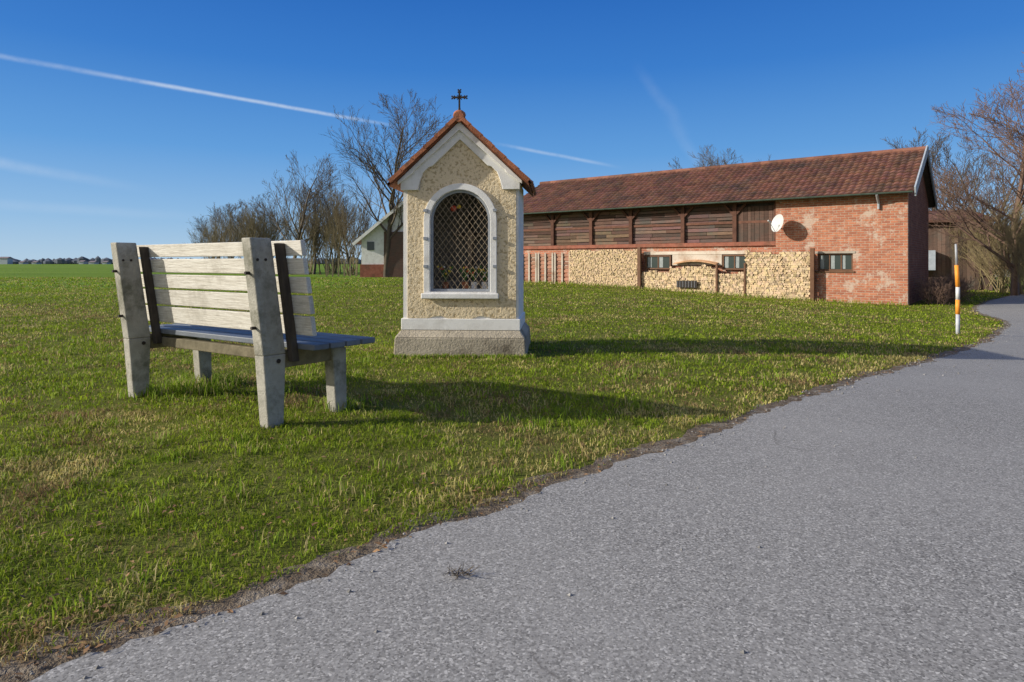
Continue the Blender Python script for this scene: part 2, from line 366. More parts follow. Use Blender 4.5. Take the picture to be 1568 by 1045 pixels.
V=np.stack([np.stack([x-dx,y-dy,z],1),np.stack([x+dx,y+dy,z],1),np.stack([x+dx*.8+np.cos(la)*hh*ln*.25,y+dy*.8+np.sin(la)*hh*ln*.25,z+hh*.6],1),np.stack([x-dx*.8+np.cos(la)*hh*ln*.25,y-dy*.8+np.sin(la)*hh*ln*.25,z+hh*.6],1),np.stack([x+np.cos(la)*hh*ln,y+np.sin(la)*hh*ln,z+hh*(1-.2*ln)],1)],1).reshape(-1,3)
t=r.random(n)[:,None]; c=np.array([.12,.21,.015])*(1-t)+np.array([.34,.46,.04])*t; c=np.where(r.random(n)[:,None]<.2,np.array([[.48,.40,.18]]),c)
b=np.arange(n)*5+off; allV.append(V);C.append(np.repeat(c,5,0));Q.append(np.stack([b,b+1,b+2,b+3],1));Tt.append(np.stack([b+3,b+2,b+4],1))
me=npmesh('grass',np.concatenate(allV),[np.concatenate(Q),np.concatenate(Tt)],[mat_grass],np.concatenate(C))
o=bpy.data.objects.new('grass',me); COL.objects.link(o)

def scatter_quads(name,n,mat,size,fn,seed,curl=.5):
    r=np.random.default_rng(seed); V=[];F=[];C=[]
    for i in range(n):
        x,y=fn(r); z=gzf(x)+.012+r.random()*.012; s=size*(.4+r.random()); a=r.uniform(0,6.28); ca,sa=math.cos(a),math.sin(a); q=r.uniform(-curl,curl); q2=r.uniform(-curl,curl)
        b=len(V)
        for (u,v_,w_) in ((-1,0,0),(-.2,-.45,.2),(1,0,.1),(-.1,.5,.25)):
            V.append((x+s*(u*ca-v_*sa),y+s*(u*sa+v_*ca),z+s*(w_*.8+u*q*.5+v_*q2)))
        F.append((b,b+1,b+2,b+3)); t=.5+.9*r.random(); C+=[(t,t*.95,t*.9)]*4
    me=npmesh(name,V,[np.array(F)],[mat],np.array(C)); o=bpy.data.objects.new(name,me); COL.objects.link(o)
def fleaf(r):
    if r.random()<.45:
        j=int(r.integers(len(E)//6,len(E)//2)); p_=E[j]+NR[j]*(edge_off[j]-abs(r.normal(0,.10))+.02); return float(p_[0]),float(p_[1])
    while True:
        y=1.4+8*r.random()**1.4; x=r.uniform(-.85*y-.5,float(edge_x(y))-.02)
        if not (abs(x+.55)<.72 and y>6.9): return x,y
scatter_quads('fallen_leaves',3200,mat_deadleaf,.011,fleaf,3)
r=np.random.default_rng(9); mb=MB()
for i in range(1300):
    j=r.integers(len(E)//6,len(E)*2//3); o_=r.normal(-.01,.06) if i<950 else abs(r.normal(0,.6)); p_=E[j]+NR[j]*(edge_off[j]+o_); s=r.uniform(.002,.009)*(1 if p_[1]<5 else 1.6)
    t=r.uniform(.4,1.2); x,y,z=p_[0],p_[1],gzf(p_[0])+.013
    i0=len(mb.v); mb.v+=[(x-s,y,z),(x,y-s*.8,z),(x+s*1.1,y,z),(x,y+s*.7,z),(x+s*.2,y,z+s*.8)]
    for q in ((0,1,4),(1,2,4),(2,3,4),(3,0,4)): mb.face([i0+k for k in q],mat_stone,t)
mb.build('edge_pebbles')
segs=[]
for i in range(30):
    a=r.uniform(0,6.28); l=r.uniform(.015,.045); p0=(-.165+r.normal(0,.016),2.07+r.normal(0,.012),.013); p1=(p0[0]+math.cos(a)*l*.9,p0[1]+math.sin(a)*l*.9,.014+l*r.uniform(.1,.8)); segs.append((p0,p1,.0016,.0008))
me=segmesh('dry_weed',segs,mat_bark); COL.objects.link(bpy.data.objects.new('dry_weed',me))

# ------------------------------------------------------------ roof tiles
def tile_roof(mb,o,ex,es,L,S,mat,tw=.23,th=.33,step=.035,wave=.03,seed=1,lo=.65,hi=1.25):
    r=random.Random(seed); o=Vector(o);ex=Vector(ex);es=Vector(es);nr=ex.cross(es); nc=max(1,round(L/tw)); tw=L/nc; nrw=max(1,round(S/th)); th=S/nrw
    prof=[0,.55,.95,1,.75,.2,0]
    for i in range(nrw):
        for j in range(nc):
            t=r.uniform(lo,hi)*(.8 if r.random()<.12 else 1); tt=(t,t*r.uniform(.9,1.1),t*r.uniform(.88,1.1)); jz=r.uniform(-.005,.005)
            base=len(mb.v); k6=len(prof)
            for k,h in enumerate(prof):
                u=(j+k/(k6-1))*tw
                for vv,hh in ((i*th-.02,step),((i+1)*th,.0)):
                    mb.v.append(tuple(o+ex*u+es*vv+nr*(hh+h*wave+jz)))
                mb.v.append(tuple(o+ex*u+es*(i*th-.02)+nr*(-.005)))
            for k in range(k6-1):
                a=base+k*3; b=base+(k+1)*3
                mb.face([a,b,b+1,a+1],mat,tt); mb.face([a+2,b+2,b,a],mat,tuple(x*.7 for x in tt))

# ------------------------------------------------------------ wayside shrine
sh=emp('wayside_shrine',(-.555,7.04,0),R(-4))
D=1.05
mb=MB()
mb.hexa([(-.715,-.11,-.1),(.715,-.11,-.1),(.715,D+.1,-.1),(-.715,D+.1,-.1)],[(-.70,-.09,.2),(.70,-.09,.2),(.70,D+.08,.2),(-.70,D+.08,.2)],mat_plinth)
mb.hexa([(-.70,-.09,.2),(.70,-.09,.2),(.70,D+.08,.2),(-.70,D+.08,.2)],[(-.645,-.025,.275),(.645,-.025,.275),(.645,D+.02,.275),(-.645,D+.02,.275)],mat_plinth,1.15)
mb.build('plinth',sh,.012)
mb=MB(); mb.box(-.645,.645,-.022,D,.277,.40,mat_white); mb.build('base_band',sh,.006)
def arch(hw,zb,zs,n=20,rz=None):
    rz=rz or hw
    return [(-hw,zb),(hw,zb)]+[(hw*math.cos(math.pi*k/n),zs+rz*math.sin(math.pi*k/n)) for k in range(n+1)]
ZS=1.46; HW=.325; ZB=.69
ext2d('front_wall',[[(-.625,.4),(.625,.4),(.625,1.9),(0,2.49),(-.625,1.9)],arch(HW,ZB,ZS)],0,.16,mat_white,sh)
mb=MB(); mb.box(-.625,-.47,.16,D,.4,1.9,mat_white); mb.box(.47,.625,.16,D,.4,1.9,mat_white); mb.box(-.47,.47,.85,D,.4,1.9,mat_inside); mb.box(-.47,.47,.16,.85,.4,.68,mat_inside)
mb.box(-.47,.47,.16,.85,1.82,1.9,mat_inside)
mb.build('side_walls',sh)
ext2d('rear_gable',[[(-.625,1.9),(.625,1.9),(0,2.49)]],D-.1,D,mat_white,sh)
innr=[(.44,1.79),(.43,1.89),(.40,1.97),(.34,2.03),(.30,2.04),(0,2.325)]
innl=[(-a,b) for a,b in reversed(innr[:-1])]
ext2d('ochre_panel',[[(-.575,.405),(-.36,.405),(-.30,.42),(-.22,.435),(-.12,.40),(-.05,.385),(.05,.385),(.12,.40),(.22,.435),(.30,.42),(.36,.405),(.60,.405),(.60,1.79)]+innr+innl+[(-.575,1.79)],arch(.395,.625,ZS)],-.014,0,mat_ochre,sh)
ext2d('gable_moulding',[[(-.645,1.785),(-.645,1.88),(0,2.49),(.645,1.88),(.645,1.785),(.46,1.785)]+innr[1:]+innl[:-1]+[(-.46,1.785)]],-.05,-.0,mat_white,sh,.006)
ext2d('gable_cornice',[[(-.67,1.84),(-.67,1.875),(0,2.51),(.67,1.875),(.67,1.84),(.50,1.965),(.485,1.995),(0,2.42),(-.485,1.995),(-.50,1.965)]],-.085,-.05,mat_white,sh,.006)
ext2d('niche_surround',[arch(.395,.625,ZS),arch(.327,.69,ZS)],-.04,0,mat_white,sh,.006)
mb=MB(); mb.box(-.42,.42,-.065,-.04,.615,.675,mat_white); mb.build('niche_sill',sh,.01)
ext2d('niche_metal_frame',[arch(.326,.692,ZS),arch(.298,.72,ZS)],.0,.03,mat_frame,sh,.003)
mb=MB()
def inside(x,z): return (abs(x)<.30 and .718<z<=ZS) or (z>ZS and x*x+(z-ZS)**2<.30**2)
sl=1.35
for sgn in (1,-1):
    c0=-3.0
    while c0<4:
        run=None
        for k in range(241):
            x=-.3+.6*k/240; z=c0+sgn*sl*x; ins=inside(x,z)
            if ins and run is None: run=(x,z)
            if ((not ins) or k==240) and run is not None:
                if abs(x-run[0])>.01: mb.tube((run[0],.015+.004*sgn,run[1]),(x,.015+.004*sgn,z),.0028,.0028,mat_lattice,5)
                run=None
        c0+=.088
for zz in (.95,1.25,1.55):
    for s_ in (-1,1): mb.box(s_*.375-.02,s_*.375+.02,-.055,-.04,zz,zz+.03,mat_frame)
mb.build('lattice',sh)
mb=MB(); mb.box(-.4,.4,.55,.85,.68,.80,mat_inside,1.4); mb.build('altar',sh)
mb=MB(); mb.box(-.018,.018,.80,.83,.80,1.62,mat_darkwood); mb.box(-.2,.2,.80,.83,1.32,1.36,mat_darkwood)
mb.ball((0,.76,1.36),.035,mat_wax); mb.tube((0,.77,1.33),(0,.77,1.12),.04,.028,mat_wax); mb.tube((0,.77,1.12),(0,.77,.92),.03,.015,mat_wax)
for s_ in (-1,1): mb.tube((s_*.03,.77,1.29),(s_*.18,.78,1.35),.014,.01,mat_wax)
mb.ball((-.10,.15,1.60),.035,mat_cream,n=10); mb.ball((-.04,.15,1.62),.024,mat_yel,n=10); mb.tube((-.10,.15,1.62),(-.10,.15,1.74),.003,.003,mat_iron)
mb.build('crucifix_and_lamp',sh)
mb=MB(); rr_=random.Random(2)
for cx in (-.2,.02,.12,.24):
    mb.tube((cx,.22,.69),(cx,.22,.79),.03,.04,mat_plastic if cx>.1 else mat_tile2,n=12)
    for k in range(26):
        a=rr_.uniform(0,6.28);l=rr_.uniform(.05,.17); q=(cx+math.cos(a)*l*.5,.22+math.sin(a)*l*.5,.79+l)
        mb.bar((cx,.22,.79),q,.006,.004,mat_leafg); mb.ball(q,.013,rr_.choice([mat_leafg,mat_leafg,mat_leafg,mat_yel,mat_cream,mat_plastic]),n=6)
mb.build('flower_vases',sh)
rise=.70; run=.745; Sl=math.hypot(rise,run); cs,sn=run/Sl,rise/Sl
ZE=1.845
mb=MB()
tile_roof(mb,(-run,D+.13,ZE),(0,-1,0),(cs,0,sn),D+.26,Sl,mat_tile2,tw=.2,th=.2,step=.02,wave=.022,seed=4)
tile_roof(mb,(run,-.13,ZE),(0,1,0),(-cs,0,sn),D+.26,Sl,mat_tile2,tw=.2,th=.2,step=.02,wave=.022,seed=5)
for s_ in (-1,1):
    mb.hexa([(s_*run,-.12,ZE-.03),(0,-.12,ZE+rise-.03),(0,D+.12,ZE+rise-.03),(s_*run,D+.12,ZE-.03)],[(s_*run,-.12,ZE-.006),(0,-.12,ZE+rise-.006),(0,D+.12,ZE+rise-.006),(s_*run,D+.12,ZE-.006)],mat_tile2,.6)
    for k in range(6):
        f0=k/6; f1=(k+1.12)/6
        a=Vector((s_*run*(1-f0),-.135,ZE+rise*f0+.022)); b_=Vector((s_*run*(1-min(f1,1)),-.135,ZE+rise*min(f1,1)+.012))
        mb.bar(a,b_,.035,.042,mat_tile2,up=(s_*sn,0,cs),t=.7+.4*rr_.random())
mb.build('tiled_roof',sh)
mb=MB()
for k in range(5): mb.tube((0,-.15+k*.265,ZE+rise+.0),(0,-.15+k*.265+.29,ZE+rise+.012),.055,.048,mat_tile2,n=12,t=.8+.3*rr_.random())
mb.ball((0,-.08,ZE+rise+.03),.07,mat_tile2,n=12,sc=(1,1,.8)); mb.build('ridge_tiles',sh)
mb=MB(); zt=ZE+rise+.05; yc=-.08
mb.bar((0,yc,zt),(0,yc,zt+.24),.018,.018,mat_iron,up=(0,1,0)); mb.bar((-.065,yc,zt+.17),(.065,yc,zt+.17),.018,.018,mat_iron)
for q in ((-.067,.17),(.067,.17),(0,.238)):
    for (a,b_) in ((0,0),(.012,.012),(-.012,.012),(.012,-.012),(-.012,-.012)): mb.ball((q[0]+a,yc,zt+q[1]+b_),.010,mat_iron,n=8)
for a in (45,135,225,315): mb.bar((0,yc,zt+.17),(.035*math.cos(R(a)),yc,zt+.17+.035*math.sin(R(a))),.008,.008,mat_iron,up=(0,1,0))
mb.tube((0,yc,zt-.04),(0,yc,zt+.06),.02,.012,mat_iron); mb.build('iron_cross',sh)

# ------------------------------------------------------------ bench
bn=emp('park_bench',(-1.5,3.97,-.01),math.atan2(-.56,.828))
LB=1.61
mb=MB()
for X0 in (0,-LB):
    mb.hexa([(X0-.043,.0,-.1),(X0+.043,.0,-.1),(X0+.043,.10,-.1),(X0-.043,.10,-.1)],[(X0-.045,-.045,.45),(X0+.045,-.045,.45),(X0+.045,.115,.45),(X0-.045,.115,.45)],mat_concrete)
    mb.hexa([(X0-.045,-.045,.45),(X0+.045,-.045,.45),(X0+.045,.115,.45),(X0-.045,.115,.45)],[(X0-.045,-.135,1.16),(X0+.045,-.135,1.16),(X0+.045,.01,1.16),(X0-.045,.01,1.16)],mat_concrete)
mb.build('rear_post',bn,.008)
mb=MB()
for X0 in (0,-LB):
    mb.hexa([(X0-.045,.52,-.1),(X0+.045,.52,-.1),(X0+.045,.61,-.1),(X0-.045,.61,-.1)],[(X0-.045,.48,.44),(X0+.045,.48,.44),(X0+.045,.60,.44),(X0-.045,.60,.44)],mat_concrete,.95)
mb.build('front_leg',bn,.008)
mb=MB()
for X0 in (0,-LB): mb.box(X0-.03,X0+.03,.117,.60,.36,.47,mat_mosswood)
mb.box(-LB+.05,-.05,.17,.23,.38,.45,mat_mosswood,.8)
mb.build('seat_bearers',bn,.006)
def backY(z): return .120-(z-.45)*.148
mb=MB()
for X0 in (.075,-LB+.075,):
    mb.hexa([(X0-.022,backY(.40)-.0,.40),(X0+.022,backY(.40),.40),(X0+.022,backY(.40)+.05,.40),(X0-.022,backY(.40)+.05,.40)],[(X0-.022,backY(1.13),1.13),(X0+.022,backY(1.13),1.13),(X0+.022,backY(1.13)+.05,1.13),(X0-.022,backY(1.13)+.05,1.13)],mat_darkwood)
mb.build('backrest_straps',bn,.004)
zz=.565; k=0; hs=[.125,.118,.105,.105,.098]
for h in hs:
    mb=MB(); y0=backY(zz)+.052; y1=backY(zz+h)+.052; jx=random.uniform(-.008,.008)
    mb.hexa([(-LB-.24+jx,y0,zz),(.25+jx,y0,zz),(.25+jx,y0+.035,zz),(-LB-.24+jx,y0+.035,zz)],[(-LB-.24+jx,y1,zz+h-.006),(.25+jx,y1,zz+h-.006),(.25+jx,y1+.035,zz+h-.006),(-LB-.24+jx,y1+.035,zz+h-.006)],mat_slat,random.uniform(.90,1.06))
    mb.build('back_slat_%d'%k,bn,.005); zz+=h+.009; k+=1
mb=MB()
for q in range(4): mb.box(-LB-.24,.25,.165+q*.13,.165+q*.13+.115,.475,.512,mat_seat,random.uniform(.85,1.1))
mb.build('seat_slats',bn,.006)
mb=MB()
for X0 in (0,-LB):
    for z_ in (.62,.95): mb.tube((X0,-.075-(z_-.45)*.127,z_),(X0,-.045-(z_-.45)*.127,z_),.010,.010,mat_iron,8)
    mb.tube((X0+.04,.06,.41),(X0+.052,.06,.41),.014,.014,mat_iron,8)
    for q in (-.035,.02): mb.tube((X0+.04,-.05+q,1.03),(X0+.049,-.05+q,1.03),.009,.009,mat_iron,8)
mb.build('bolts',bn)

# ------------------------------------------------------------ barn
ba=emp('brick_barn',(14.0,23.1,0),math.atan2(-.61,.79))
W=6.9; ZR=5.46; ZEv=3.62; ZG=-.9
mb=MB()
def wall_open(mb,x0,x1,y0,y1,z0,z1,ox0,ox1,oz0,oz1,mat):
    mb.box(x0,ox0,y0,y1,z0,z1,mat); mb.box(ox1,x1,y0,y1,z0,z1,mat); mb.box(ox0,ox1,y0,y1,z0,oz0,mat); mb.box(ox0,ox1,y0,y1,oz1,z1,mat)
wall_open(mb,-4.5,0,0,.3,ZG,3.55,-2.97,-1.75,.70,1.36,mat_brick)
mb.box(-18,-4.5,.12,.3,ZG,1.7,mat_brick)
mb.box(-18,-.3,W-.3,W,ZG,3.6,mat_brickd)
mb.build('brick_walls',ba)
mb=MB()
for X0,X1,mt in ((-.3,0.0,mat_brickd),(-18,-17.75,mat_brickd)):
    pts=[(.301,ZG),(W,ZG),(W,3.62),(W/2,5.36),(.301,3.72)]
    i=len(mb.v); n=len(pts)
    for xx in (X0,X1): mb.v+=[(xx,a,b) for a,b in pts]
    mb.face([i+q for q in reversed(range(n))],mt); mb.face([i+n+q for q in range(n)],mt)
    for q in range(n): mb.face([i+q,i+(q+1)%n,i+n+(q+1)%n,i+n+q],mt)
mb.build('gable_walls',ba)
mb=MB(); rb=random.Random(3)
bays=[4.5,6.15,8.4,10.9,13.0,15.2,18.0]
mb.box(-18,-4.5,.25,.3,1.7,3.62,mat_darkwood)
for a,b_ in zip(bays[:-1],bays[1:]):
    if a==4.5:
        x=-b_+.06
        while x<-a-.06:
            w=rb.uniform(.13,.19); t=rb.uniform(.6,1.2); mb.box(x,min(x+w-.012,-a-.03),.12,.15,1.86,3.3,mat_board,(t,t,t)); x+=w
    else:
        z=1.87
        while z<3.45:
            h=rb.uniform(.13,.17)
            m_=rb.uniform(.3,.7); xm=-b_+(b_-a)*m_
            for (p0,p1) in ((-b_+.05,xm-.006),(xm+.006,-a-.05)):
                t=rb.uniform(.5,1.6); sag=rb.uniform(-.012,.012); y0_=.14+rb.uniform(0,.03)
                mb.hexa([(p0,y0_,z),(p1,y0_,z+sag),(p1,.19,z+sag),(p0,.19,z)],[(p0,y0_,z+h-.025),(p1,y0_,z+h-.025+sag),(p1,.19,z+h-.025+sag),(p0,.19,z+h-.025)],mat_board,(t,t*rb.uniform(.9,1.15),t*rb.uniform(.9,1.2)))
            z+=h
mb.build('timber_cladding',ba)
mb=MB()
for s in bays: mb.box(-s-.08,-s+.08,.04,.25,1.86,3.55,mat_beam,rb.uniform(.9,1.3))
for s in bays[1:]:
    mb.bar((-s-.45,.10,3.42),(-s,.10,2.95),.09,.10,mat_beam,up=(0,1,0)); mb.bar((-s+.45,.10,3.42),(-s,.10,2.95),.09,.10,mat_beam,up=(0,1,0))
mb.box(-18,-4.5,.02,.25,1.70,1.858,mat_redband); mb.box(-18,-4.42,.03,.26,3.42,3.56,mat_beam)
mb.box(-18,-4.5,.115,.14,2.62,2.72,mat_beam,1.4)
mb.build('timber_frame',ba)
def stack(mb,x0,x1,z0,z1,y,size,seed,sag=.04):
    rs=random.Random(seed); z=z0; row=0
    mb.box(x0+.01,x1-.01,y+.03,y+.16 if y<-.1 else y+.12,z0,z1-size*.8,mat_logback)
    while z<z1+size:
        x=x0+(size/2 if row%2 else 0)+rs.uniform(-.02,.02)
        while x<x1:
            top=z1+sag*math.sin(x*3.1)+sag*.6*math.sin(x*7.7+1)
            if z<top:
                n=rs.choice([3,4,4,5,6]); rr=size*rs.uniform(.54,.68); a0=rs.uniform(0,6.28); t=rs.choice([.55,.75,.85,.95,1.0,1.05,1.1]); tt=(t,t*rs.uniform(.94,1.03),t*rs.uniform(.85,1.05)); yy=y+rs.uniform(-.025,.025)
                P_=[(x+rr*math.cos(a0+2*math.pi*k/n)*1.05+rs.uniform(-.01,.01),z+rr*math.sin(a0+2*math.pi*k/n)*.95) for k in range(n)]
                i=len(mb.v); mb.v+=[(a,yy,b) for a,b in P_]+[(a,y+.1,b) for a,b in P_]
                mb.face([i+k for k in range(n)],mat_log,tt)
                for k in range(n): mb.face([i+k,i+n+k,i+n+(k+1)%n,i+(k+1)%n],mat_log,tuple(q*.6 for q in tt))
            x+=size*rs.uniform(.85,1.05)
        z+=size*.82; row+=1
mb=MB()
stack(mb,-5.6,-3.16,-.6,1.42,-.25,.105,1)
stack(mb,-6.75,-5.62,-.55,.58,-.22,.10,2)
stack(mb,-8.85,-6.77,-.5,.84,-.22,.10,3,.06)
stack(mb,-10.2,-8.87,-.35,.60,-.22,.10,4)
stack(mb,-14,-10.36,-.25,1.60,-.25,.068,5,.02)
mb.build('firewood_stack',ba)
mb=MB()
mb.box(-10.2,-5.603,-.02,.117,1.36,1.5,mat_plaster); mb.box(-8.85,-6.66,.0,.117,.9,1.358,mat_plaster,.9)
mb.box(-5.6,-4.503,.0,.117,.0,1.5,mat_brick)
mb.build('plaster_band',ba,.01)
mb=MB()
for k in range(9):
    x0=-8.7+k*.21; h0=.93+.13*math.sin(math.pi*(k/9)); h1=.93+.13*math.sin(math.pi*((k+1)/9))
    mb.hexa([(x0,-.3,h0),(x0+.215,-.3,h1),(x0+.215,.0,h1+.06),(x0,.0,h0+.06)],[(x0,-.3,h0+.03),(x0+.215,-.3,h1+.03),(x0+.215,.0,h1+.09),(x0,.0,h0+.09)],mat_orangepl,rb.uniform(.8,1.1))
mb.build('stack_cover',ba)
mb=MB(); mb.box(-8.5,-7.6,-.34,-.30,-.05,.25,mat_iron)
for k in range(7): mb.box(-8.48+k*.13,-8.46+k*.13,-.36,-.342,-.03,.23,mat_steel,.6)
mb.build('cellar_grate',ba)
mb=MB()
for px_ in range(4):
    xa=-18+px_*1.0
    for k in range(8):
        t=rb.uniform(.8,1.7); z_=-.05+k*.195; mb.box(xa+.03,xa+.97,-.08+rb.uniform(0,.01),-.05,z_,z_+.12,mat_redband,(t,t*1.35,t*1.4))
    for q in (.03,.45,.88): mb.box(xa+q,xa+q+.09,-.13,-.083,-.2,1.5,mat_plaster,.75)
mb.box(-18,-14,-.048,.1,-.3,1.45,mat_brick)
mb.build('slatted_panels',ba)
def window(name,x0,x1,z0,z1,y,fr=.06,nm=2,mat=mat_brownpipe):
    mb=MB()
    mb.box(x0,x1,y,y+.08,z1-fr,z1,mat); mb.box(x0,x1,y,y+.08,z0,z0+fr,mat); mb.box(x0,x0+fr,y,y+.08,z0+fr,z1-fr,mat); mb.box(x1-fr,x1,y,y+.08,z0+fr,z1-fr,mat)
    for k in range(1,nm):
        xx=x0+(x1-x0)*k/nm; mb.box(xx-.025,xx+.025,y+.01,y+.07,z0+fr,z1-fr,mat)
    mb.box(x0+fr,x1-fr,y+.045,y+.055,z0+fr,z1-fr,mat_glass)
    w=(x1-x0-2*fr)
    for k in range(nm):
        a=x0+fr+w*k/nm+.03; mb.box(a,a+w/nm*.35,y+.036,y+.044,z0+fr+.02,z1-fr-.02,mat_steel,(.8,.86,.8))
    mb.build(name,ba,.003)
window('window_right',-2.97,-1.75,.70,1.36,.08,nm=3)
window('window_mid',-6.62,-5.62,.72,1.34,-.04)
window('window_left',-10.1,-8.9,.72,1.34,-.04)
mb=MB(); mb.box(-3.03,-1.69,-.04,.1,.64,.70,mat_brownpipe); mb.box(-3.05,-1.67,-.02,.05,1.36,1.44,mat_plaster,.6)
mb.box(-3.15,-3.01,-.36,-.22,ZG,1.56,mat_brownpipe); mb.box(-10.35,-10.2,-.36,-.22,ZG,1.70,mat_brownpipe); mb.box(-5.66,-5.59,-.3,-.2,ZG,1.0,mat_brownpipe); mb.box(-6.82,-6.74,-.3,-.2,ZG,.95,mat_brownpipe)
mb.build('posts_and_sills',ba,.004)
yo=-.42; run=W/2-yo; z0=3.50; rise=ZR-z0; Sl=math.hypot(run,rise); cs,sn=run/Sl,rise/Sl
mb=MB()
tile_roof(mb,(-18.3,yo,z0),(1,0,0),(0,cs,sn),18.55,Sl,mat_tile,tw=.24,th=.30,step=.04,wave=.035,seed=11,lo=.75,hi=1.2)
tile_roof(mb,(.25,W-yo,z0),(-1,0,0),(0,-cs,sn),18.55,Sl,mat_tile,tw=.24,th=.30,step=.04,wave=.035,seed=12,lo=.75,hi=1.2)
mb.build('tiled_roof',ba)
mb=MB()
for s_ in (0,1):
    ya=yo if not s_ else W-yo
    mb.hexa([(-18.25,ya,z0-.06),(.2,ya,z0-.06),(.2,W/2,ZR-.06),(-18.25,W/2,ZR-.06)],[(-18.25,ya,z0-.008),(.2,ya,z0-.008),(.2,W/2,ZR-.008),(-18.25,W/2,ZR-.008)],mat_darkwood)
for X0 in (.25,):
    mb.bar((X0+.02,yo-.02,z0-.02),(X0+.02,W/2,ZR-.02+.03),.05,.34,mat_barge,up=(0,-sn,cs)); mb.bar((X0+.02,W-yo+.02,z0-.02),(X0+.02,W/2,ZR+.01),.045,.30,mat_barge,up=(0,sn,cs),t=.5)
mb.build('roof_edges',ba)
mb=MB(); x=-18.3
while x<.1: mb.tube((x,W/2,ZR+.02),(x+.40,W/2,ZR+.035),.12,.105,mat_tile,n=10,t=rb.uniform(.8,1.5)); x+=.37
mb.build('ridge_tiles',ba)
mb=MB(); ng=8
for k in range(ng):
    a0=math.pi+math.pi*k/ng;a1=math.pi+math.pi*(k+1)/ng
    mb.poly([(-18.3,yo-.06+.065*math.cos(a0),z0+.0+.065*math.sin(a0)),(.2,yo-.06+.065*math.cos(a0),z0+.065*math.sin(a0)),(.2,yo-.06+.065*math.cos(a1),z0+.065*math.sin(a1)),(-18.3,yo-.06+.065*math.cos(a1),z0+.065*math.sin(a1))],mat_gutter)
mb.tube((-.9,yo-.06,z0-.05),(-.9,-.05,z0-.35),.045,.045,mat_steel); mb.tube((-.9,-.06,z0-.33),(-.9,-.06,z0-.55),.045,.045,mat_steel)
mb.build('gutter',ba)
sd=MB(); c=Vector((-4.3,-.55,2.55)); ax=Vector((-.55,-.80,.25)).normalized(); xx=ax.cross(Vector((0,0,1))).normalized(); yy=xx.cross(ax)
ringp=[]
for i in range(6):
    rr=.36*i/5; dep=.5*rr*rr-.08
    ringp.append([c+xx*rr*math.cos(2*math.pi*k/20)*.92+yy*rr*math.sin(2*math.pi*k/20)+ax*dep for k in range(20)])
for i in range(5):
    for k in range(20):
        sd.poly([ringp[i][k],ringp[i][(k+1)%20],ringp[i+1][(k+1)%20],ringp[i+1][k]],mat_dish)
sd.tube(c-ax*.1,Vector((-4.3,0,2.35)),.022,.022,mat_steel,8); sd.tube(c-yy*.35,c+ax*.34-yy*.05,.012,.012,mat_steel,6); sd.tube(c+ax*.30-yy*.05,c+ax*.42-yy*.02,.04,.03,mat_dish,10)
sd.build('satellite_dish',ba)

# ------------------------------------------------------------ marker pole
mp=emp('marker_pole',(8.0,11.72,gzf(8.0)),0)
mb=MB(); mb.tube((0,0,-.1),(0,0,.36),.032,.032,mat_steel,14,t=1.3); mb.tube((0,0,.36),(0,0,.62),.036,.036,mat_orange,14); mb.tube((0,0,.62),(0,0,.85),.033,.033,mat_plastic,14,t=.85); mb.tube((0,0,.85),(-.02,0,1.24),.036,.034,mat_orange,14); mb.tube((-.02,0,1.24),(-.035,0,1.62),.02,.018,mat_steel,10)
mb.build('pole',mp,0,True)

# ------------------------------------------------------------ trees (bare winter branching)
def gen_tree(seed,H,r0,nl=(13,8,6,5),up=.35,spread=.75,trunk_frac=.22,multi=1,tw=.009,lr=.42):
    r=np.random.default_rng(seed); segs=[]
    def grow(p,d,L,rad,lev):
        ns=[9,6,4,3,2][lev]; sl=L/ns; pts=[p.copy()]; dirs=[]
        wob=[.06,.09,.09,.08,.07][lev]
        for i in range(ns):
            d=d+r.normal(0,wob,3); d[2]+=up*.16*(lev>0); d/=np.linalg.norm(d)
            q=p+d*sl; ra=max(rad*(1-.8*i/ns),tw*.75); rb_=max(rad*(1-.8*(i+1)/ns),tw*.45)
            segs.append((p,q,ra,rb_)); p=q; pts.append(p.copy()); dirs.append(d.copy())
        if lev>=len(nl): return
        n=nl[lev]
        for k in range(n):
            f0=trunk_frac if lev==0 else .15
            f=f0+(1-f0)*(k+r.random())/n
            fi=min(f*ns,ns-.01); i=int(fi); P0=pts[i]+(pts[i+1]-pts[i])*(fi-i); dd=dirs[i]
            az=r.uniform(0,2*math.pi)+k*2.4; a=np.cross(dd,[.3,.5,.8]); a/=np.linalg.norm(a); b=np.cross(dd,a)
            sp=spread*(1.0 if lev==0 else .72)
            nd=dd*(1-sp*.5)+(a*math.cos(az)+b*math.sin(az))*sp; nd[2]+=up*.3; nd/=np.linalg.norm(nd)
            Lc=L*lr*(1.3-.75*f)*r.uniform(.7,1.25)*(1.15 if lev==0 else 1.25)
            grow(P0,nd,Lc,max(rad*(1-.8*f)*.55,tw),lev+1)
    for mm_ in range(multi):
        p=np.array([r.normal(0,.25),r.normal(0,.25),-.1]) if multi>1 else np.array([0,0,-.2])
        d=np.array([r.normal(0,.3),r.normal(0,.3),1.]) if multi>1 else np.array([r.normal(0,.03),r.normal(0,.03),1.])
        grow(p,d/np.linalg.norm(d),H*(r.uniform(.7,1) if multi>1 else 1),r0,0)
    return segs
tm={}
tm['a']=segmesh('tree_a',gen_tree(1,11,.24,nl=(18,8,6,3),tw=.012,up=.42,spread=.8),mat_bark)
tm['b']=segmesh('tree_b',gen_tree(2,9,.20,nl=(17,7,5,3),tw=.012,trunk_frac=.15,up=.5),mat_bark)
tm['c']=segmesh('tree_c',gen_tree(14,9,.18,nl=(15,7,5,3),tw=.012,trunk_frac=.2,up=.45,spread=.7),mat_bark)
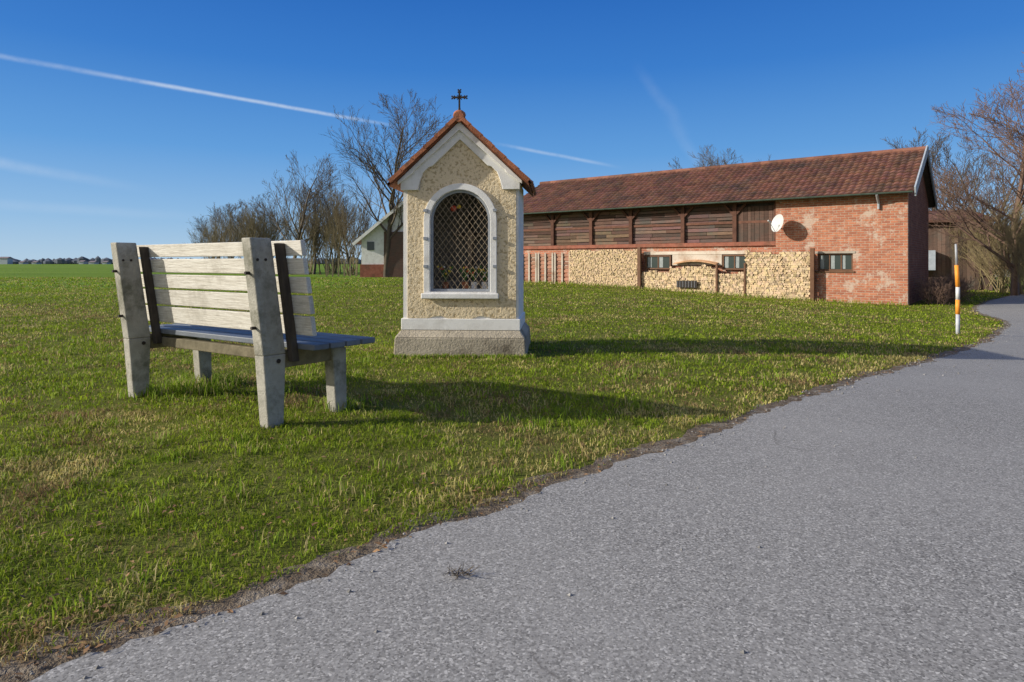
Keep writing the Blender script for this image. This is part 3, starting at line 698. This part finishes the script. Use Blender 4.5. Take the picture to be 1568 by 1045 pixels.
tm['r']=segmesh('tree_r',gen_tree(5,10,.20,nl=(20,8,6,4),tw=.011,trunk_frac=.13,up=.45,spread=.85),mat_barkR)
tm['s']=segmesh('shrub_s',gen_tree(8,5.5,.045,nl=(7,5,3),multi=13,up=.55,spread=.5,tw=.010,trunk_frac=.15),mat_barkY)
tm['y']=segmesh('shrub_y',gen_tree(9,4.5,.03,nl=(8,6,3),multi=16,up=.5,spread=.55,tw=.007,trunk_frac=.1),mat_barkYY)
tm['h']=segmesh('shrub_h',gen_tree(10,1.2,.010,nl=(6,5),multi=22,up=.4,spread=.7,tw=.005,trunk_frac=.1),mat_barkR)
def put(kind,name,x,y,s=1,rz=0,sz=None):
    o=bpy.data.objects.new(name,tm[kind]); o.location=(x,y,gzf(x)); o.scale=(s,s,sz or s); o.rotation_euler=(0,0,rz); COL.objects.link(o)
def at(px,d): return (px-784)/1000*d
put('a','bare_tree',-8.9,46,1.02,.4,.97)
put('b','bare_tree',at(447,56),56,1.05,1.2,.97); put('c','bare_tree',at(480,58),58,.9,3.2,.8); put('c','bare_tree',at(540,60),60,.95,5.2,.8)
put('a','bare_tree',-36,80,.62,2.2,.58); put('b','bare_tree',-39,86,.72,5.1,.68); put('c','bare_tree',-29,68,.85,.1,.72); put('b','bare_tree',-24,62,.9,2.9,.72); put('c','bare_tree',-26,66,.8,4.0,.62)
for i,(px,d,s) in enumerate([(350,62,.85),(385,60,1.0),(418,60,.95),(470,57,.95),(500,56,1.05),(540,52,1.05),(515,62,1.2),(395,68,1.1),(320,75,.9)]):
    put('s','bare_shrub',at(px,d),d,s,i*1.3)
put('b','bare_tree',at(1035,52),52,1.1,.5,.9); put('a','bare_tree',at(1085,55),55,.9,1.5,.86); put('c','bare_tree',at(1128,52),52,1.15,2.5,1.0)
put('r','bare_tree',at(1555,30),30,1.05,.6,.80); put('b','bare_tree',at(1455,48),48,1.15,4.4,1.05); put('c','bare_tree',at(1500,44),44,1.1,.9,.95); put('r','bare_tree',at(1600,32),32,1.15,2.6,.98); put('c','bare_tree',at(1525,38),38,.95,3.9,.88)
for i,(px,d,s) in enumerate([(1500,36,.95),(1535,33,.9),(1565,31,.9),(1478,40,.95),(1590,28,.8)]): put('y','bare_shrub',at(px,d),d,s,i*1.7)
for i in range(9):
    put('h','hedge_shrub',15.4+i*.55+random.uniform(-.2,.2),23.6+i*.72+random.uniform(-.3,.3),random.uniform(.75,1.1),i*.9)
mb=MB()
for i in range(9):
    x=at(500+i*9,48); mb.box(x-.05,x+.05,48,48.1,-.1,1.3+random.uniform(-.2,.2),mat_mosswood)
mb.build('fence_posts')

# ------------------------------------------------------------ farmhouse left (behind shrine)
fh=emp('farmhouse',(-6.6,46,0),0)
mb=MB()
pts=[(-4.0,-.2),(4.0,-.2),(4.0,2.7),(0,6.05),(-4.0,2.7)]
i=len(mb.v)
for yy_ in (0,9): mb.v+=[(a,yy_,b) for a,b in pts]
mb.face([i,i+1,i+2,i+3,i+4],mat_white); mb.face([i+9,i+8,i+7,i+6,i+5],mat_white)
for q in range(5): mb.face([i+q,i+5+q,i+5+(q+1)%5,i+(q+1)%5],mat_white)
mb.box(-4.1,4.1,-.05,-.002,-.2,.9,mat_redband); mb.box(-2.4,-1.0,-.12,-.05,0,3.2,mat_board)
mb.box(-3.6,-3.1,-.04,-.003,1.9,2.5,mat_glass)
mb.build('walls',fh)
mb=MB(); Sl=math.hypot(4.5,3.77); cs,sn=4.5/Sl,3.77/Sl
tile_roof(mb,(-4.5,9.5,2.35),(0,-1,0),(cs,0,sn),10,Sl,mat_tile,seed=21,tw=.5,th=.5); tile_roof(mb,(4.5,-.5,2.35),(0,1,0),(-cs,0,sn),10,Sl,mat_tile,seed=22,tw=.5,th=.5)
for s_ in (-1,1): mb.bar((s_*4.5,-.5,2.28),(0,-.5,6.05),.06,.2,mat_white,up=(s_*sn,0,cs))
mb.build('roof',fh)
sd_=emp('timber_shed',(24.0,36.5,-.5),R(-20))
mb=MB(); x=-2.2
while x<2.2: t=rb.uniform(.8,2.0); mb.box(x,x+.19,-.03,0,0,3.9,mat_board,(t,t*1.1,t*1.1)); x+=.2
mb.box(-2.2,2.2,0,4,0,3.9,mat_darkwood); mb.hexa([(-2.5,-.4,3.75),(2.5,-.4,3.75),(2.5,4.4,4.6),(-2.5,4.4,4.6)],[(-2.5,-.4,3.9),(2.5,-.4,3.9),(2.5,4.4,4.75),(-2.5,4.4,4.75)],mat_tile)
mb.box(-1.8,-.4,-.5,-.05,1.1,2.2,mat_barge,1.3)
mb.build('shed_body',sd_)
ch=emp('distant_cottage',(at(1525,70),70,-.5),0)
mb=MB(); mb.box(-1.5,1.5,0,4,0,.9,mat_white); mb.hexa([(-1.8,-.3,.85),(1.8,-.3,.85),(1.8,4.3,.85),(-1.8,4.3,.85)],[(-1.5,1.9,2.1),(1.5,1.9,2.1),(1.5,2.1,2.1),(-1.5,2.1,2.1)],mat_tile2); mb.box(-.3,.3,-.03,-.003,.3,.7,mat_glass); mb.build('cottage_body',ch)

# ------------------------------------------------------------ distant tree line & village
mat_far=M('far_trees',(.10,.12,.15),(.14,.155,.18),.1,b=0)  # bluish: distance haze is put into the tree colour
r=np.random.default_rng(77); mb=MB()
for i in range(520):
    x=-r.uniform(100,900); y=r.uniform(560,640); h=(1.6+2.6*r.random()+3.5*max(0,vnoise(x,0,.015,5)-.45)*2); w=r.uniform(2,6); t=r.uniform(.85,1.15)
    mb.ball((x,y,h*.4),1,mat_far,t=(t,t,t*1.05),n=7,sc=(w,w*.5,h*.6))
for i in range(200):
    x=r.uniform(-150,700); y=r.uniform(560,640); h=r.uniform(3,8); w=r.uniform(4,9); mb.ball((x,y,h*.3),1,mat_far,n=7,sc=(w,w*.5,h*.7))
mb.build('distant_tree_line')
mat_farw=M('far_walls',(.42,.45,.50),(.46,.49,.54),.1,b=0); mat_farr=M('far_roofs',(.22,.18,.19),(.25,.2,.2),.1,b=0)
mb=MB()
for (px,w,h) in ((4,8,5),(32,3.5,1.5),(52,4,1.5),(124,4,2),(140,5,1.6),(160,4,1.6)):
    x=at(px,550); mb.box(x-w/2,x+w/2,550,556,0,h,mat_farw); mb.hexa([(x-w/2-.3,549.5,h),(x+w/2+.3,549.5,h),(x+w/2+.3,556.5,h),(x-w/2-.3,556.5,h)],[(x-w/2,553,h+1.3),(x+w/2,553,h+1.3),(x+w/2,553.2,h+1.3),(x-w/2,553.2,h+1.3)],mat_farr)
mb.build('distant_village')

# ------------------------------------------------------------ sky, sun
ELV=R(22); trav=Vector((1,.14,0)).normalized()
tv=Vector((trav.x*math.cos(ELV),trav.y*math.cos(ELV),-math.sin(ELV)))
w=bpy.data.worlds.new('World'); scene.world=w; w.use_nodes=True; nt=w.node_tree
bg=nt.nodes['Background']; sk=nt.nodes.new('ShaderNodeTexSky'); sk.sky_type='NISHITA'; sk.sun_disc=False; sk.sun_elevation=ELV
sk.sun_rotation=math.atan2(-trav.x,-trav.y); sk.air_density=1.0; sk.dust_density=.3; sk.ozone_density=2.0; sk.altitude=500
tcn=nt.nodes.new('ShaderNodeTexCoord'); nv=nt.nodes.new('ShaderNodeVectorMath'); nv.operation='NORMALIZE'; nt.links.new(tcn.outputs['Generated'],nv.inputs[0]); dirv=nv.outputs[0]
def vdot(vec):
    n=nt.nodes.new('ShaderNodeVectorMath'); n.operation='DOT_PRODUCT'; nt.links.new(dirv,n.inputs[0]); n.inputs[1].default_value=vec; return n.outputs['Value']
def math_(op,a,b=None):
    n=nt.nodes.new('ShaderNodeMath'); n.operation=op
    for i,v in enumerate((a,b)):
        if v is None: continue
        if isinstance(v,(int,float)): n.inputs[i].default_value=v
        else: nt.links.new(v,n.inputs[i])
    return n.outputs[0]
def maprange(v,a,b,c=0,d=1):
    n=nt.nodes.new('ShaderNodeMapRange'); n.interpolation_type='SMOOTHSTEP'; nt.links.new(v,n.inputs['Value'])
    for k,q in zip(('From Min','From Max','To Min','To Max'),(a,b,c,d)): n.inputs[k].default_value=q
    return n.outputs[0]
SK=.12
elev=vdot((0,0,1))
g=ramp(nt,elev,[(0,(.42,.60,.78)),(.06,(.27,.49,.77)),(.16,(.11,.335,.72)),(.28,(.035,.20,.61)),(.40,(.014,.13,.50)),(1,(.03,.10,.32))])
gs=nt.nodes.new('ShaderNodeVectorMath'); gs.operation='SCALE'; gs.inputs['Scale'].default_value=1/SK; nt.links.new(g,gs.inputs[0])
cur=mix(nt,.92,sk.outputs[0],gs.outputs[0])
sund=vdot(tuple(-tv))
cur=mix(nt,maprange(sund,.60,1.0,0,.95),cur,(14.5,13.2,11.2))  # broad warm-white glow around the sun, added for softer, less blue fill
cur=mix(nt,math_('MULTIPLY',maprange(vdot((0,-1,0)),.0,.6,0,.65),maprange(elev,.9,.2)),cur,(5.0,4.7,4.2))  # neutral fill added to the sky behind the camera to lift front faces
def trail(d1,d2,width,strength,fade,nscale=20,wobble=.35):
    global cur
    a=Vector(d1).normalized();b=Vector(d2).normalized(); n_=a.cross(b).normalized(); t_=(b-a).normalized()
    wob=math_('MULTIPLY',math_('SUBTRACT',noise(nt,dirv,nscale,5,.6),.5),width*wobble)
    dist=math_('ABSOLUTE',math_('ADD',vdot(tuple(n_)),wob)); core=maprange(dist,0,width,1,0)
    al=vdot(tuple(t_)); m1=maprange(al,a.dot(t_)-fade,a.dot(t_)+fade); m2=maprange(al,b.dot(t_)+fade,b.dot(t_)-fade)
    f=math_('MULTIPLY',math_('MULTIPLY',core,m1),math_('MULTIPLY',m2,strength)); f=math_('MULTIPLY',f,maprange(noise(nt,dirv,nscale*1.5,5,.7),.25,.6,.45,1))
    f=math_('MULTIPLY',f,maprange(vdot((0,1,0)),0,.1))
    cur=mix(nt,f,cur,(5.4,6.2,7.2))
def dr(px,py): return (px-784,1000,403-py)
trail(dr(-300,32),dr(260,133),.005,.28,.12)
trail(dr(200,122),dr(570,187),.004,.60,.06)
trail(dr(780,224),dr(920,251),.004,.35,.04)
trail(dr(-200,215),dr(110,270),.010,.28,.12,9,1)
trail(dr(-200,300),dr(260,330),.010,.12,.12,7,1)
trail(dr(985,115),dr(1040,190),.012,.07,.03,12,1.5)
trail(dr(1030,190),dr(1080,260),.014,.07,.03,12,1.5)
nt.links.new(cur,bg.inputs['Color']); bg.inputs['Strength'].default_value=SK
sl_=bpy.data.lights.new('sun','SUN'); sl_.energy=5.0; sl_.angle=R(.53); sl_.color=(1,.95,.85)
so=bpy.data.objects.new('sun',sl_); COL.objects.link(so)
so.rotation_euler=tv.to_track_quat('-Z','Y').to_euler(); so.location=(-20,-5,15)
# ------------------------------------------------------------ camera
cam=bpy.data.cameras.new('camera'); cam.sensor_width=36; cam.lens=22.96; cam.shift_y=-.0762; cam.clip_end=6000; cam.clip_start=.05
co=bpy.data.objects.new('camera',cam); co.location=(0,0,1.0); co.rotation_euler=(R(90),0,0); COL.objects.link(co); scene.camera=co
scene.view_settings.view_transform='Standard'; scene.view_settings.look='None'; scene.view_settings.exposure=0
